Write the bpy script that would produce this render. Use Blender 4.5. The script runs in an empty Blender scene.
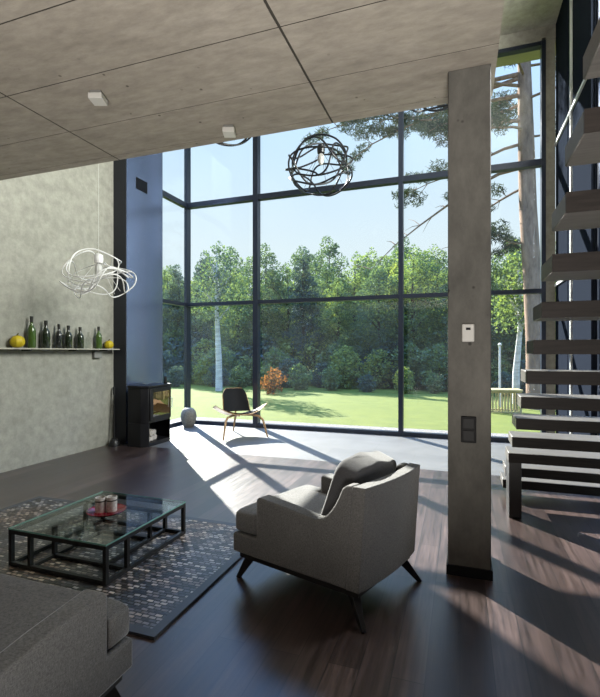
import bpy, bmesh, math, random
import numpy as np
from mathutils import Vector, Matrix, Euler

S = bpy.context.scene
COL = S.collection
R = math.radians
PI = math.pi

# ------------------------------------------------------------------ camera
YAW = math.atan(160 / 456.0)
cam_d = bpy.data.cameras.new('camera')
cam_d.sensor_fit = 'HORIZONTAL'
cam_d.sensor_width = 36.0
cam_d.lens = 36.0 * 456.0 / 600.0
cam_d.shift_y = 3.5 / 600.0
cam_d.clip_end = 500
cam = bpy.data.objects.new('camera', cam_d)
COL.objects.link(cam)
cam.location = (0, 0, 1.45)
cam.rotation_euler = (R(90), 0, YAW)
S.camera = cam

# ------------------------------------------------------------------ light
SUN_AZ, SUN_EL = R(44.3), R(32.3)
flow = Vector((math.sin(SUN_AZ) * math.cos(SUN_EL), -math.cos(SUN_AZ) * math.cos(SUN_EL), -math.sin(SUN_EL)))
sun_d = bpy.data.lights.new('sun', 'SUN')
sun_d.energy = 18.0
sun_d.angle = R(0.55)
sun_d.color = (1.0, 0.95, 0.87)
sun = bpy.data.objects.new('sun', sun_d)
COL.objects.link(sun)
sun.location = (-20, 30, 25)
sun.rotation_euler = flow.to_track_quat('-Z', 'Y').to_euler()

world = bpy.data.worlds.new('world')
S.world = world
world.use_nodes = True
wn = world.node_tree
wn.nodes.clear()
w_out = wn.nodes.new('ShaderNodeOutputWorld')
w_bg = wn.nodes.new('ShaderNodeBackground')
w_tc = wn.nodes.new('ShaderNodeTexCoord')
w_sep = wn.nodes.new('ShaderNodeSeparateXYZ')
w_rmp = wn.nodes.new('ShaderNodeValToRGB')
wn.links.new(w_tc.outputs['Generated'], w_sep.inputs[0])
wn.links.new(w_sep.outputs['Z'], w_rmp.inputs['Fac'])
el = w_rmp.color_ramp.elements
el[0].position, el[0].color = 0.0, (0.60, 0.67, 0.72, 1)
el[1].position, el[1].color = 1.0, (0.9, 1.9, 4.4, 1)
for p_, c_ in ((0.22, (0.61, 0.70, 0.76)), (0.42, (0.50, 0.66, 0.84)), (0.54, (0.45, 0.70, 1.10)), (0.62, (0.9, 1.9, 4.2))):
    e_ = el.new(p_)
    e_.color = (*c_, 1)
w_bg.inputs['Strength'].default_value = 1.0
wn.links.new(w_rmp.outputs[0], w_bg.inputs['Color'])
wn.links.new(w_bg.outputs[0], w_out.inputs['Surface'])


def area(name, loc, rot, sx, sy, power, color=(1, 1, 1)):
    d = bpy.data.lights.new(name, 'AREA')
    d.shape = 'RECTANGLE'
    d.size, d.size_y = sx, sy
    d.energy = power
    d.color = color
    o = bpy.data.objects.new(name, d)
    COL.objects.link(o)
    o.location, o.rotation_euler = loc, rot
    return o


# added fill lamp outside the upper side glazing, brightening the room
area('side_fill', (1.66, 4.8, 5.0), (R(90), 0, R(90)), 2.1, 2.6, 560, (1.0, 0.97, 0.91))
# added fill lamp on the floor behind the viewpoint, lifting the concrete ceiling
area('ceiling_fill', (0.25, -1.6, 0.12), (R(180), 0, 0), 1.2, 2.2, 340, (1.0, 0.95, 0.88))

S.view_settings.view_transform = 'Standard'
S.view_settings.look = 'None'
S.view_settings.exposure = 0.5
S.view_settings.gamma = 1.0
S.view_settings.use_curve_mapping = False
S.cycles.use_denoising = True
S.cycles.max_bounces = 10
S.cycles.transparent_max_bounces = 24
S.cycles.sample_clamp_indirect = 6.0
S.cycles.caustics_reflective = False
S.cycles.caustics_refractive = False

# ================================================================== helpers


class MB:
    """collects geometry for one mesh"""

    def __init__(s):
        s.v, s.f = [], []

    def add(s, vs, fs):
        o = len(s.v)
        s.v += [tuple(v) for v in vs]
        s.f += [tuple(i + o for i in f) for f in fs]
        return s

    def box(s, x0, x1, y0, y1, z0, z1, M=None):
        vs = [(x, y, z) for z in (z0, z1) for y in (y0, y1) for x in (x0, x1)]
        if M is not None:
            vs = [M @ Vector(v) for v in vs]
        return s.add(vs, [(0, 2, 3, 1), (4, 5, 7, 6), (0, 1, 5, 4), (2, 6, 7, 3), (0, 4, 6, 2), (1, 3, 7, 5)])

    def prism(s, poly, a, b, axis='x', taper=None):
        """polygon in the plane across `axis`, swept from a to b"""
        n = len(poly)

        def P(p, t):
            return {'x': (t, p[0], p[1]), 'y': (p[0], t, p[1]), 'z': (p[0], p[1], t)}[axis]
        vs = [P(p, a) for p in poly] + [P(p, b) for p in poly]
        fs = [tuple(range(n))[::-1], tuple(range(n, 2 * n))]
        fs += [(i, (i + 1) % n, (i + 1) % n + n, i + n) for i in range(n)]
        return s.add(vs, fs)

    def tube(s, pts, r, n=8, closed=False, caps=True):
        pts = [Vector(p) for p in pts]
        m = len(pts)
        rr = r if isinstance(r, (list, tuple)) else [r] * m
        vs, fs = [], []
        up = None
        for i, p in enumerate(pts):
            if closed:
                t = (pts[(i + 1) % m] - pts[i - 1]).normalized()
            else:
                t = (pts[min(i + 1, m - 1)] - pts[max(i - 1, 0)]).normalized()
            if up is None:
                up = t.orthogonal().normalized()
            up = (up - t * up.dot(t))
            if up.length < 1e-6:
                up = t.orthogonal()
            up.normalize()
            w = t.cross(up)
            for k in range(n):
                a = 2 * PI * k / n
                vs.append(p + (up * math.cos(a) + w * math.sin(a)) * rr[i])
        seg = m if closed else m - 1
        for i in range(seg):
            j = (i + 1) % m
            for k in range(n):
                fs.append((i * n + k, i * n + (k + 1) % n, j * n + (k + 1) % n, j * n + k))
        if caps and not closed:
            fs.append(tuple(range(n))[::-1])
            fs.append(tuple((m - 1) * n + k for k in range(n)))
        return s.add(vs, fs)

    def lathe(s, prof, n=24, c=(0, 0, 0)):
        vs, fs = [], []
        for r, z in prof:
            for k in range(n):
                a = 2 * PI * k / n
                vs.append((c[0] + r * math.cos(a), c[1] + r * math.sin(a), c[2] + z))
        for i in range(len(prof) - 1):
            for k in range(n):
                fs.append((i * n + k, i * n + (k + 1) % n, (i + 1) * n + (k + 1) % n, (i + 1) * n + k))
        fs.append(tuple(range(n))[::-1])
        fs.append(tuple((len(prof) - 1) * n + k for k in range(n)))
        return s.add(vs, fs)

    def bar(s, a, b, w0, w1=None, up=(0, 0, 1)):
        """tapered square bar"""
        w1 = w0 if w1 is None else w1
        a, b = Vector(a), Vector(b)
        t = (b - a).normalized()
        u = t.cross(Vector(up))
        if u.length < 1e-4:
            u = t.cross(Vector((1, 0, 0)))
        u.normalize()
        v = u.cross(t)
        w0 = w0 if isinstance(w0, tuple) else (w0, w0)
        w1 = w1 if isinstance(w1, tuple) else (w1, w1)
        vs = []
        for p, w in ((a, w0), (b, w1)):
            for su, sv in ((-1, -1), (1, -1), (1, 1), (-1, 1)):
                vs.append(p + u * su * w[0] / 2 + v * sv * w[1] / 2)
        return s.add(vs, [(3, 2, 1, 0), (4, 5, 6, 7), (0, 1, 5, 4), (1, 2, 6, 5), (2, 3, 7, 6), (3, 0, 4, 7)])

    def superell(s, c, rad, e1=0.35, e2=0.35, nu=40, nv=20, M=None):
        def pw(x, e):
            return math.copysign(abs(x) ** e, x)
        vs, fs = [], []
        for i in range(nv + 1):
            ph = -PI / 2 + PI * i / nv
            for k in range(nu):
                th = 2 * PI * k / nu
                v = Vector((rad[0] * pw(math.cos(ph), e1) * pw(math.cos(th), e2),
                            rad[1] * pw(math.cos(ph), e1) * pw(math.sin(th), e2),
                            rad[2] * pw(math.sin(ph), e1)))
                if M is not None:
                    v = M @ v
                vs.append(v + Vector(c))
        for i in range(nv):
            for k in range(nu):
                fs.append((i * nu + k, i * nu + (k + 1) % nu, (i + 1) * nu + (k + 1) % nu, (i + 1) * nu + k))
        return s.add(vs, fs)

    def grid(s, fn, nu, nv, thick=0.0):
        """fn(u,v) -> point, u,v in 0..1, optional thickness along z"""
        vs, fs = [], []
        for sgn in ((1, -1) if thick else (1,)):
            for i in range(nu + 1):
                for j in range(nv + 1):
                    p = Vector(fn(i / nu, j / nv))
                    if sgn < 0:
                        p = p - Vector((0, 0, thick))
                    vs.append(p)
        N = (nu + 1) * (nv + 1)
        q = lambda i, j, b: b * N + i * (nv + 1) + j
        for b in ((0, 1) if thick else (0,)):
            for i in range(nu):
                for j in range(nv):
                    f = (q(i, j, b), q(i + 1, j, b), q(i + 1, j + 1, b), q(i, j + 1, b))
                    fs.append(f if b == 0 else f[::-1])
        if thick:
            for i in range(nu):
                fs.append((q(i, 0, 0), q(i, 0, 1), q(i + 1, 0, 1), q(i + 1, 0, 0)))
                fs.append((q(i, nv, 0), q(i + 1, nv, 0), q(i + 1, nv, 1), q(i, nv, 1)))
            for j in range(nv):
                fs.append((q(0, j, 0), q(0, j + 1, 0), q(0, j + 1, 1), q(0, j, 1)))
                fs.append((q(nu, j, 0), q(nu, j, 1), q(nu, j + 1, 1), q(nu, j + 1, 0)))
        return s.add(vs, fs)

    def build(s, name, m, parent=None, smooth=False, bevel=0, seg=2, sub=0, fix=True):
        me = bpy.data.meshes.new(name)
        me.from_pydata([tuple(v) for v in s.v], [], s.f)
        if fix:
            bm = bmesh.new()
            bm.from_mesh(me)
            bmesh.ops.remove_doubles(bm, verts=bm.verts, dist=1e-6)
            bmesh.ops.recalc_face_normals(bm, faces=bm.faces)
            bm.to_mesh(me)
            bm.free()
        me.materials.append(m)
        if smooth or bevel:
            me.polygons.foreach_set('use_smooth', [True] * len(me.polygons))
            me.set_sharp_from_angle(angle=R(42))
        o = bpy.data.objects.new(name, me)
        COL.objects.link(o)
        if bevel:
            b = o.modifiers.new('b', 'BEVEL')
            b.width, b.segments = bevel, seg
            b.limit_method = 'ANGLE'
            b.angle_limit = R(35)
        if sub:
            b = o.modifiers.new('s', 'SUBSURF')
            b.levels = b.render_levels = sub
        if parent is not None:
            o.parent = parent
        return o


def tag(o, label, cat, group=None, kind=None):
    if label:
        o['label'] = label
    if cat:
        o['category'] = cat
    if group:
        o['group'] = group
    if kind:
        o['kind'] = kind
    return o


def thing(name, label, cat, loc=(0, 0, 0), rz=0.0, group=None):
    o = bpy.data.objects.new(name, None)
    o.empty_display_size = 0.1
    COL.objects.link(o)
    o.location = loc
    o.rotation_euler = (0, 0, rz)
    return tag(o, label, cat, group)


def struct(o, label=None):
    o['kind'] = 'structure'
    if label:
        o['label'] = label
    return o


def sroot(name, label=None):
    o = bpy.data.objects.new(name, None)
    COL.objects.link(o)
    return struct(o, label)


def dup(root, loc, rz=0.0, scale=None, label=None):
    r = root.copy()
    COL.objects.link(r)
    r.location = loc
    r.rotation_euler = (0, 0, rz)
    if scale:
        r.scale = scale
    if label:
        r['label'] = label
    for ch in list(root.children):
        c = ch.copy()
        COL.objects.link(c)
        c.parent = r
        for g in list(ch.children):
            d = g.copy()
            COL.objects.link(d)
            d.parent = c
    return r


# ------------------------------------------------------------------ materials
def new_mat(name):
    m = bpy.data.materials.new(name)
    m.use_nodes = True
    nt = m.node_tree
    p = nt.nodes['Principled BSDF']
    return m, nt, p


def plain(name, col, rough=0.5, metal=0.0, spec=0.5, coat=0.0):
    m, nt, p = new_mat(name)
    p.inputs['Base Color'].default_value = (*col, 1)
    p.inputs['Roughness'].default_value = rough
    p.inputs['Metallic'].default_value = metal
    p.inputs['Specular IOR Level'].default_value = spec
    p.inputs['Coat Weight'].default_value = coat
    return m


def N(nt, t, **kw):
    n = nt.nodes.new(t)
    for k, v in kw.items():
        setattr(n, k, v)
    return n


def coords(nt, scale=(1, 1, 1), rot=(0, 0, 0), loc=(0, 0, 0)):
    tc = N(nt, 'ShaderNodeTexCoord')
    mp = N(nt, 'ShaderNodeMapping')
    mp.inputs['Scale'].default_value = scale
    mp.inputs['Rotation'].default_value = rot
    mp.inputs['Location'].default_value = loc
    nt.links.new(tc.outputs['Object'], mp.inputs['Vector'])
    return mp.outputs['Vector']


def noise(nt, vec, scale, detail=4, rough=0.55, dist=0.0):
    n = N(nt, 'ShaderNodeTexNoise')
    n.inputs['Scale'].default_value = scale
    n.inputs['Detail'].default_value = detail
    n.inputs['Roughness'].default_value = rough
    n.inputs['Distortion'].default_value = dist
    nt.links.new(vec, n.inputs['Vector'])
    return n.outputs['Fac']


def ramp(nt, fac, stops):
    r = N(nt, 'ShaderNodeValToRGB')
    el = r.color_ramp.elements
    while len(el) < len(stops):
        el.new(0.5)
    for e, (p, c) in zip(el, stops):
        e.position = p
        e.color = (*c, 1) if len(c) == 3 else c
    nt.links.new(fac, r.inputs['Fac'])
    return r.outputs['Color']


def mixc(nt, a, b, fac, mode='MIX'):
    n = N(nt, 'ShaderNodeMix', data_type='RGBA', blend_type=mode)
    for sock, val in ((n.inputs[6], a), (n.inputs[7], b), (n.inputs[0], fac)):
        if isinstance(val, (int, float)):
            sock.default_value = val
        elif isinstance(val, tuple):
            sock.default_value = (*val, 1)
        else:
            nt.links.new(val, sock)
    return n.outputs[2]


def bump(nt, p, h, strength=0.2, dist=0.01):
    b = N(nt, 'ShaderNodeBump')
    b.inputs['Strength'].default_value = strength
    b.inputs['Distance'].default_value = dist
    nt.links.new(h, b.inputs['Height'])
    nt.links.new(b.outputs[0], p.inputs['Normal'])


def concrete(name, lo, hi, cloud=0.9, pits=0.0, rough=0.75, stretch=(1, 1, 1)):
    m, nt, p = new_mat(name)
    v = coords(nt, stretch)
    a = noise(nt, v, cloud, 6, 0.6, 0.4)
    c = ramp(nt, a, [(0.3, lo), (0.7, hi)])
    b = noise(nt, v, 9, 6, 0.7)
    c = mixc(nt, c, ramp(nt, b, [(0.3, (0.66, 0.66, 0.66)), (0.7, (1.15, 1.15, 1.15))]), 0.8, 'MULTIPLY')
    fine = noise(nt, coords(nt), 60, 3, 0.7)
    if pits:
        vo = N(nt, 'ShaderNodeTexVoronoi')
        vo.inputs['Scale'].default_value = 7.0
        nt.links.new(coords(nt), vo.inputs['Vector'])
        d = ramp(nt, vo.outputs['Distance'], [(pits * 0.7, (0.35, 0.34, 0.33)), (pits, (1, 1, 1))])
        sp = noise(nt, coords(nt), 1.3, 2)
        d = mixc(nt, (1, 1, 1), d, ramp(nt, sp, [(0.45, (0, 0, 0)), (0.55, (1, 1, 1))]))
        c = mixc(nt, c, d, 1.0, 'MULTIPLY')
    nt.links.new(c, p.inputs['Base Color'])
    p.inputs['Roughness'].default_value = rough
    p.inputs['Specular IOR Level'].default_value = 0.3
    bump(nt, p, mixc(nt, b, fine, 0.5), 0.15, 0.01)
    return m


def glass_mat(name, tint=(0.93, 0.96, 0.95), ior=1.4, rough=0.0, veil=0.0):
    m = bpy.data.materials.new(name)
    m.use_nodes = True
    nt = m.node_tree
    nt.nodes.clear()
    out = N(nt, 'ShaderNodeOutputMaterial')
    tr = N(nt, 'ShaderNodeBsdfTransparent')
    tr.inputs[0].default_value = (*tint, 1)
    gl = N(nt, 'ShaderNodeBsdfGlossy')
    gl.inputs['Roughness'].default_value = rough
    lw = N(nt, 'ShaderNodeLayerWeight')
    lw.inputs['Blend'].default_value = 0.5
    f0 = ((ior - 1) / (ior + 1)) ** 2
    pw = N(nt, 'ShaderNodeMath', operation='POWER')
    pw.inputs[1].default_value = 5.0
    nt.links.new(lw.outputs['Facing'], pw.inputs[0])
    fr = N(nt, 'ShaderNodeMath', operation='MULTIPLY_ADD')
    fr.inputs[1].default_value = 1 - f0
    fr.inputs[2].default_value = f0
    nt.links.new(pw.outputs[0], fr.inputs[0])
    mx = N(nt, 'ShaderNodeMixShader')
    nt.links.new(fr.outputs[0], mx.inputs[0])
    nt.links.new(tr.outputs[0], mx.inputs[1])
    nt.links.new(gl.outputs[0], mx.inputs[2])
    last = mx.outputs[0]
    if veil:
        # bluish haze over the view, mixed into the pane as a dust-like film
        tl_ = N(nt, 'ShaderNodeBsdfTranslucent')
        tl_.inputs[0].default_value = (0.80, 0.90, 1.0, 1)
        nz = noise(nt, coords(nt), 1.2, 4)
        dm = N(nt, 'ShaderNodeMath', operation='MULTIPLY')
        dm.inputs[1].default_value = 2 * veil
        nt.links.new(nz, dm.inputs[0])
        m2 = N(nt, 'ShaderNodeMixShader')
        nt.links.new(dm.outputs[0], m2.inputs[0])
        nt.links.new(last, m2.inputs[1])
        nt.links.new(tl_.outputs[0], m2.inputs[2])
        last = m2.outputs[0]
    nt.links.new(last, out.inputs[0])
    return m


def planks(name):
    m, nt, p = new_mat(name)
    v = coords(nt, (1, 1, 1), (0, 0, R(90)))
    br = N(nt, 'ShaderNodeTexBrick')
    br.offset = 0.37
    br.inputs['Color1'].default_value = (0, 0, 0, 1)
    br.inputs['Color2'].default_value = (1, 1, 1, 1)
    br.inputs['Mortar'].default_value = (0.5, 0.5, 0.5, 1)
    br.inputs['Scale'].default_value = 1.0
    br.inputs['Mortar Size'].default_value = 0.0022
    br.inputs['Brick Width'].default_value = 1.5
    br.inputs['Row Height'].default_value = 0.145
    nt.links.new(v, br.inputs['Vector'])
    base = ramp(nt, br.outputs['Color'], [(0.0, (0.026, 0.0165, 0.0150)), (0.5, (0.041, 0.0265, 0.0235)), (1.0, (0.064, 0.043, 0.039))])
    g = noise(nt, coords(nt, (38, 2.2, 1)), 1.0, 6, 0.65, 0.3)
    g2 = noise(nt, coords(nt, (7, 1.0, 1)), 1.0, 4, 0.6, 0.6)
    c = mixc(nt, base, ramp(nt, g, [(0.34, (0.42, 0.40, 0.38)), (0.68, (1.7, 1.7, 1.75))]), 0.9, 'MULTIPLY')
    c = mixc(nt, c, ramp(nt, g2, [(0.3, (0.7, 0.68, 0.68)), (0.7, (1.25, 1.25, 1.25))]), 0.7, 'MULTIPLY')
    c = mixc(nt, c, (0.006, 0.005, 0.005), br.outputs['Fac'])
    nt.links.new(c, p.inputs['Base Color'])
    rr = ramp(nt, g, [(0.2, (0.26, 0.26, 0.26)), (0.8, (0.38, 0.38, 0.38))])
    nt.links.new(rr, p.inputs['Roughness'])
    p.inputs['Specular IOR Level'].default_value = 1.0
    p.inputs['Coat Weight'].default_value = 0.25
    p.inputs['Coat Roughness'].default_value = 0.32
    bump(nt, p, mixc(nt, g, br.outputs['Fac'], 0.5), 0.05, 0.004)
    return m


def stone_tiles(name):
    m, nt, p = new_mat(name)
    v = coords(nt)
    br = N(nt, 'ShaderNodeTexBrick')
    br.offset = 0.5
    br.inputs['Color1'].default_value = (0.118, 0.119, 0.122, 1)
    br.inputs['Color2'].default_value = (0.142, 0.141, 0.14, 1)
    br.inputs['Mortar'].default_value = (0.09, 0.09, 0.09, 1)
    br.inputs['Mortar Size'].default_value = 0.002
    br.inputs['Brick Width'].default_value = 1.2
    br.inputs['Row Height'].default_value = 0.74
    br.inputs['Scale'].default_value = 1.0
    nt.links.new(v, br.inputs['Vector'])
    n1 = noise(nt, v, 2.2, 6, 0.6, 0.5)
    c = mixc(nt, br.outputs['Color'], ramp(nt, n1, [(0.3, (0.8, 0.8, 0.8)), (0.7, (1.15, 1.15, 1.15))]), 0.8, 'MULTIPLY')
    nt.links.new(c, p.inputs['Base Color'])
    p.inputs['Roughness'].default_value = 0.42
    return m


def fabric(name, lo, hi, scale=260):
    m, nt, p = new_mat(name)
    v = coords(nt, (1, 1, 1))
    a = noise(nt, coords(nt, (1, 1, 7)), scale * 0.35, 3, 0.7)
    b = noise(nt, coords(nt, (6, 6, 1)), scale * 0.35, 3, 0.7)
    f = mixc(nt, a, b, 0.5)
    c = ramp(nt, f, [(0.35, lo), (0.65, hi)])
    big = noise(nt, v, 3, 3)
    c = mixc(nt, c, ramp(nt, big, [(0.3, (0.9, 0.9, 0.9)), (0.7, (1.08, 1.08, 1.08))]), 1.0, 'MULTIPLY')
    nt.links.new(c, p.inputs['Base Color'])
    p.inputs['Roughness'].default_value = 0.9
    p.inputs['Specular IOR Level'].default_value = 0.15
    p.inputs['Sheen Weight'].default_value = 0.4
    p.inputs['Sheen Roughness'].default_value = 0.4
    bump(nt, p, f, 0.35, 0.003)
    return m


def rug_mat(name):
    m, nt, p = new_mat(name)
    br = N(nt, 'ShaderNodeTexBrick')
    br.offset = 0.43
    br.squash = 1.0
    br.inputs['Color1'].default_value = (0, 0, 0, 1)
    br.inputs['Color2'].default_value = (1, 1, 1, 1)
    br.inputs['Mortar'].default_value = (0, 0, 0, 1)
    br.inputs['Mortar Size'].default_value = 0.0045
    br.inputs['Brick Width'].default_value = 0.046
    br.inputs['Row Height'].default_value = 0.027
    br.inputs['Scale'].default_value = 1.0
    vv = coords(nt)
    dn = N(nt, 'ShaderNodeVectorMath', operation='ADD')
    nz = N(nt, 'ShaderNodeTexNoise')
    nz.inputs['Scale'].default_value = 25
    sc = N(nt, 'ShaderNodeVectorMath', operation='SCALE')
    sc.inputs['Scale'].default_value = 0.012
    nt.links.new(vv, nz.inputs['Vector'])
    nt.links.new(nz.outputs['Color'], sc.inputs[0])
    nt.links.new(vv, dn.inputs[0])
    nt.links.new(sc.outputs[0], dn.inputs[1])
    nt.links.new(dn.outputs[0], br.inputs['Vector'])
    patch = noise(nt, vv, 1.6, 3, 0.5)
    cold = ramp(nt, br.outputs['Color'], [(0.0, (0.010, 0.010, 0.013)), (0.4, (0.045, 0.048, 0.060)), (0.7, (0.15, 0.15, 0.17)), (1.0, (0.46, 0.43, 0.41))])
    warm = ramp(nt, br.outputs['Color'], [(0.0, (0.02, 0.014, 0.010)), (0.4, (0.11, 0.075, 0.055)), (0.7, (0.27, 0.19, 0.145)), (1.0, (0.55, 0.44, 0.34))])
    c = mixc(nt, cold, warm, ramp(nt, patch, [(0.44, (0, 0, 0)), (0.58, (1, 1, 1))]))
    c = mixc(nt, c, (0.004, 0.004, 0.004), br.outputs['Fac'])
    nt.links.new(c, p.inputs['Base Color'])
    p.inputs['Roughness'].default_value = 0.33
    p.inputs['Specular IOR Level'].default_value = 0.8
    inv = N(nt, 'ShaderNodeInvert')
    nt.links.new(br.outputs['Fac'], inv.inputs['Color'])
    hn = noise(nt, vv, 40, 2)
    bump(nt, p, mixc(nt, inv.outputs[0], hn, 0.3), 0.9, 0.01)
    return m


def leaf_mat(name, dif, trl, mix=0.45):
    m = bpy.data.materials.new(name)
    m.use_nodes = True
    nt = m.node_tree
    nt.nodes.clear()
    out = N(nt, 'ShaderNodeOutputMaterial')
    geo = N(nt, 'ShaderNodeNewGeometry')
    d = N(nt, 'ShaderNodeBsdfDiffuse')
    t = N(nt, 'ShaderNodeBsdfTranslucent')
    var = ramp(nt, geo.outputs['Random Per Island'], [(0.0, (0.55, 0.6, 0.7)), (0.6, (1, 1, 1)), (1.0, (1.5, 1.35, 0.9))])
    nt.links.new(mixc(nt, dif, var, 1.0, 'MULTIPLY'), d.inputs[0])
    nt.links.new(mixc(nt, trl, var, 1.0, 'MULTIPLY'), t.inputs[0])
    mx = N(nt, 'ShaderNodeMixShader')
    mx.inputs[0].default_value = mix
    nt.links.new(d.outputs[0], mx.inputs[1])
    nt.links.new(t.outputs[0], mx.inputs[2])
    nt.links.new(mx.outputs[0], out.inputs[0])
    return m


def noisy(name, lo, hi, scale, rough=0.9, bmp=0.3, bd=0.02, stretch=(1, 1, 1), detail=6):
    m, nt, p = new_mat(name)
    a = noise(nt, coords(nt, stretch), scale, detail, 0.65, 0.2)
    nt.links.new(ramp(nt, a, [(0.32, lo), (0.68, hi)]), p.inputs['Base Color'])
    p.inputs['Roughness'].default_value = rough
    p.inputs['Specular IOR Level'].default_value = 0.25
    bump(nt, p, a, bmp, bd)
    return m


M = {}
M['ceil'] = concrete('cast concrete soffit', (0.35, 0.315, 0.27), (0.45, 0.41, 0.36), 1.1, 0.085, 0.75, (0.6, 1.6, 1))
M['joint'] = plain('dark joint', (0.05, 0.045, 0.038), 0.9)
M['pillar'] = concrete('cast concrete pillar', (0.105, 0.102, 0.093), (0.18, 0.173, 0.157), 3.0, 0.12, 0.7, (1, 1, 0.5))
M['beam'] = concrete('pale concrete', (0.36, 0.345, 0.29), (0.44, 0.425, 0.365), 1.2)
M['plaster'] = concrete('grey mineral plaster', (0.29, 0.29, 0.25), (0.37, 0.367, 0.322), 0.6, 0, 0.5)
M['wood'] = planks('dark smoked oak planks')
M['stone'] = stone_tiles('pale stone tiles')
M['frame'] = plain('anthracite aluminium', (0.028, 0.036, 0.058), 0.3, 0.35)
M['glass'] = glass_mat('window glass', (0.95, 0.97, 0.965), 1.4, 0.0, 0.003)
M['panel'] = plain('blue grey sheet metal', (0.20, 0.255, 0.40), 0.22, 0.8)
M['panel_dark'] = plain('dark coated panel', (0.016, 0.020, 0.030), 0.8, 0.0, 0.0)
M['strip'] = plain('dark coated casing front', (0.026, 0.029, 0.038), 0.5, 0.0, 0.3)
M['alu'] = plain('bright aluminium edge', (0.7, 0.72, 0.74), 0.4, 0.2)
M['black'] = plain('black steel', (0.012, 0.012, 0.013), 0.4, 0.2)
M['iron'] = plain('matt cast iron', (0.008, 0.008, 0.010), 0.45, 0.1, 0.35)
M['trim'] = plain('black trim', (0.006, 0.006, 0.007), 0.5, 0, 0.25)
M['fabric'] = fabric('woven grey upholstery', (0.045, 0.045, 0.046), (0.19, 0.186, 0.183))
M['fabric_dark'] = fabric('dark grey upholstery', (0.035, 0.035, 0.038), (0.08, 0.08, 0.086))
M['legwood'] = plain('black stained wood', (0.012, 0.011, 0.011), 0.35)
M['rug'] = rug_mat('leather patchwork weave')
M['rug_edge'] = plain('dark leather binding', (0.045, 0.05, 0.062), 0.35)
M['tglass'] = glass_mat('table glass', (0.86, 0.92, 0.90), 1.5)
M['tedge'] = plain('green glass edge', (0.16, 0.33, 0.29), 0.15)
M['red'] = plain('red lacquer', (0.16, 0.006, 0.014), 0.2)
M['ceramic'] = noisy('patterned ceramic', (0.38, 0.35, 0.32), (0.72, 0.70, 0.67), 55, 0.35, 0.0)
M['ceramic_band'] = plain('dark ceramic band', (0.05, 0.045, 0.04), 0.4)
M['oak'] = noisy('warm oak veneer', (0.33, 0.19, 0.09), (0.48, 0.30, 0.15), 6, 0.4, 0.05, 0.002, (1, 9, 1))
M['leather'] = plain('black leather', (0.004, 0.004, 0.005), 0.6, 0, 0.15)
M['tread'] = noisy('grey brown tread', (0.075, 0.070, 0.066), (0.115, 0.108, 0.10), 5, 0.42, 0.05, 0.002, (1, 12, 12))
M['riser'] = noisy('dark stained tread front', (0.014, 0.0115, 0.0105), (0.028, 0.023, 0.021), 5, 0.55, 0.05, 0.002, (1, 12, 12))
M['white_wire'] = plain('white lacquered wire', (0.75, 0.75, 0.75), 0.4)
M['black_wire'] = plain('black lacquered wire', (0.008, 0.009, 0.013), 0.35)
M['bulb'] = plain('frosted bulb', (0.6, 0.6, 0.58), 0.25)
M['white'] = plain('white plastic', (0.66, 0.65, 0.62), 0.4)
M['grey_plastic'] = plain('grey plastic', (0.22, 0.22, 0.21), 0.5)
M['slot'] = plain('black plastic', (0.006, 0.006, 0.007), 0.55, 0, 0.2)
M['bottle_g'] = plain('green bottle glass', (0.05, 0.10, 0.015), 0.08, 0, 0.6, 0.5)
M['bottle_d'] = plain('dark bottle glass', (0.016, 0.024, 0.012), 0.08, 0, 0.6, 0.5)
M['bottle_k'] = plain('smoky bottle glass', (0.02, 0.022, 0.022), 0.08, 0, 0.6, 0.5)
M['clear'] = glass_mat('clear bottle glass', (0.88, 0.9, 0.88), 1.45)
M['yellow'] = noisy('yellow gourd skin', (0.42, 0.30, 0.01), (0.62, 0.50, 0.03), 5, 0.45, 0.1)
M['stemgreen'] = plain('dry stem', (0.10, 0.09, 0.03), 0.8)
M['foil'] = plain('bottle collar', (0.02, 0.02, 0.018), 0.4)
M['vase'] = noisy('speckled grey stoneware', (0.12, 0.12, 0.11), (0.22, 0.215, 0.195), 30, 0.6, 0.15)
M['stove_glass'] = plain('sooty stove glass', (0.035, 0.02, 0.006), 0.03, 0.0, 1.0, 1.0)
M['log'] = noisy('pale split log', (0.30, 0.27, 0.23), (0.55, 0.50, 0.44), 14, 0.9)
M['bark'] = noisy('tree bark', (0.030, 0.024, 0.018), (0.075, 0.06, 0.048), 9, 0.95, 0.5, 0.03, (1, 1, 0.25))
M['pinebark'] = noisy('pine bark', (0.13, 0.085, 0.06), (0.30, 0.20, 0.145), 7, 0.95, 0.6, 0.03, (1, 1, 0.3))
M['birch'] = noisy('birch bark', (0.30, 0.30, 0.28), (0.62, 0.62, 0.60), 5, 0.9, 0.2, 0.01, (0.4, 0.4, 2.5))
M['leaf_a'] = leaf_mat('leaves mid green', (0.17, 0.22, 0.13), (0.19, 0.27, 0.06))
M['leaf_b'] = leaf_mat('leaves deep green', (0.13, 0.18, 0.13), (0.11, 0.17, 0.05))
M['leaf_c'] = leaf_mat('leaves yellow green', (0.22, 0.27, 0.12), (0.28, 0.34, 0.06))
M['leaf_d'] = leaf_mat('leaves dark blue green', (0.11, 0.15, 0.14), (0.07, 0.11, 0.055))
M['leaf_r'] = leaf_mat('leaves russet', (0.20, 0.09, 0.035), (0.28, 0.12, 0.03))
M['needle'] = leaf_mat('pine needles', (0.055, 0.075, 0.055), (0.05, 0.07, 0.03), 0.3)
M['lawn'] = noisy('mown lawn', (0.066, 0.088, 0.004), (0.100, 0.118, 0.008), 2.5, 0.95, 0.6, 0.03)
M['gravel'] = noisy('gravel', (0.09, 0.08, 0.07), (0.28, 0.26, 0.235), 22, 0.95, 0.9, 0.03)
M['soffit'] = plain('roof overhang soffit', (0.33, 0.31, 0.22), 0.8)
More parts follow.
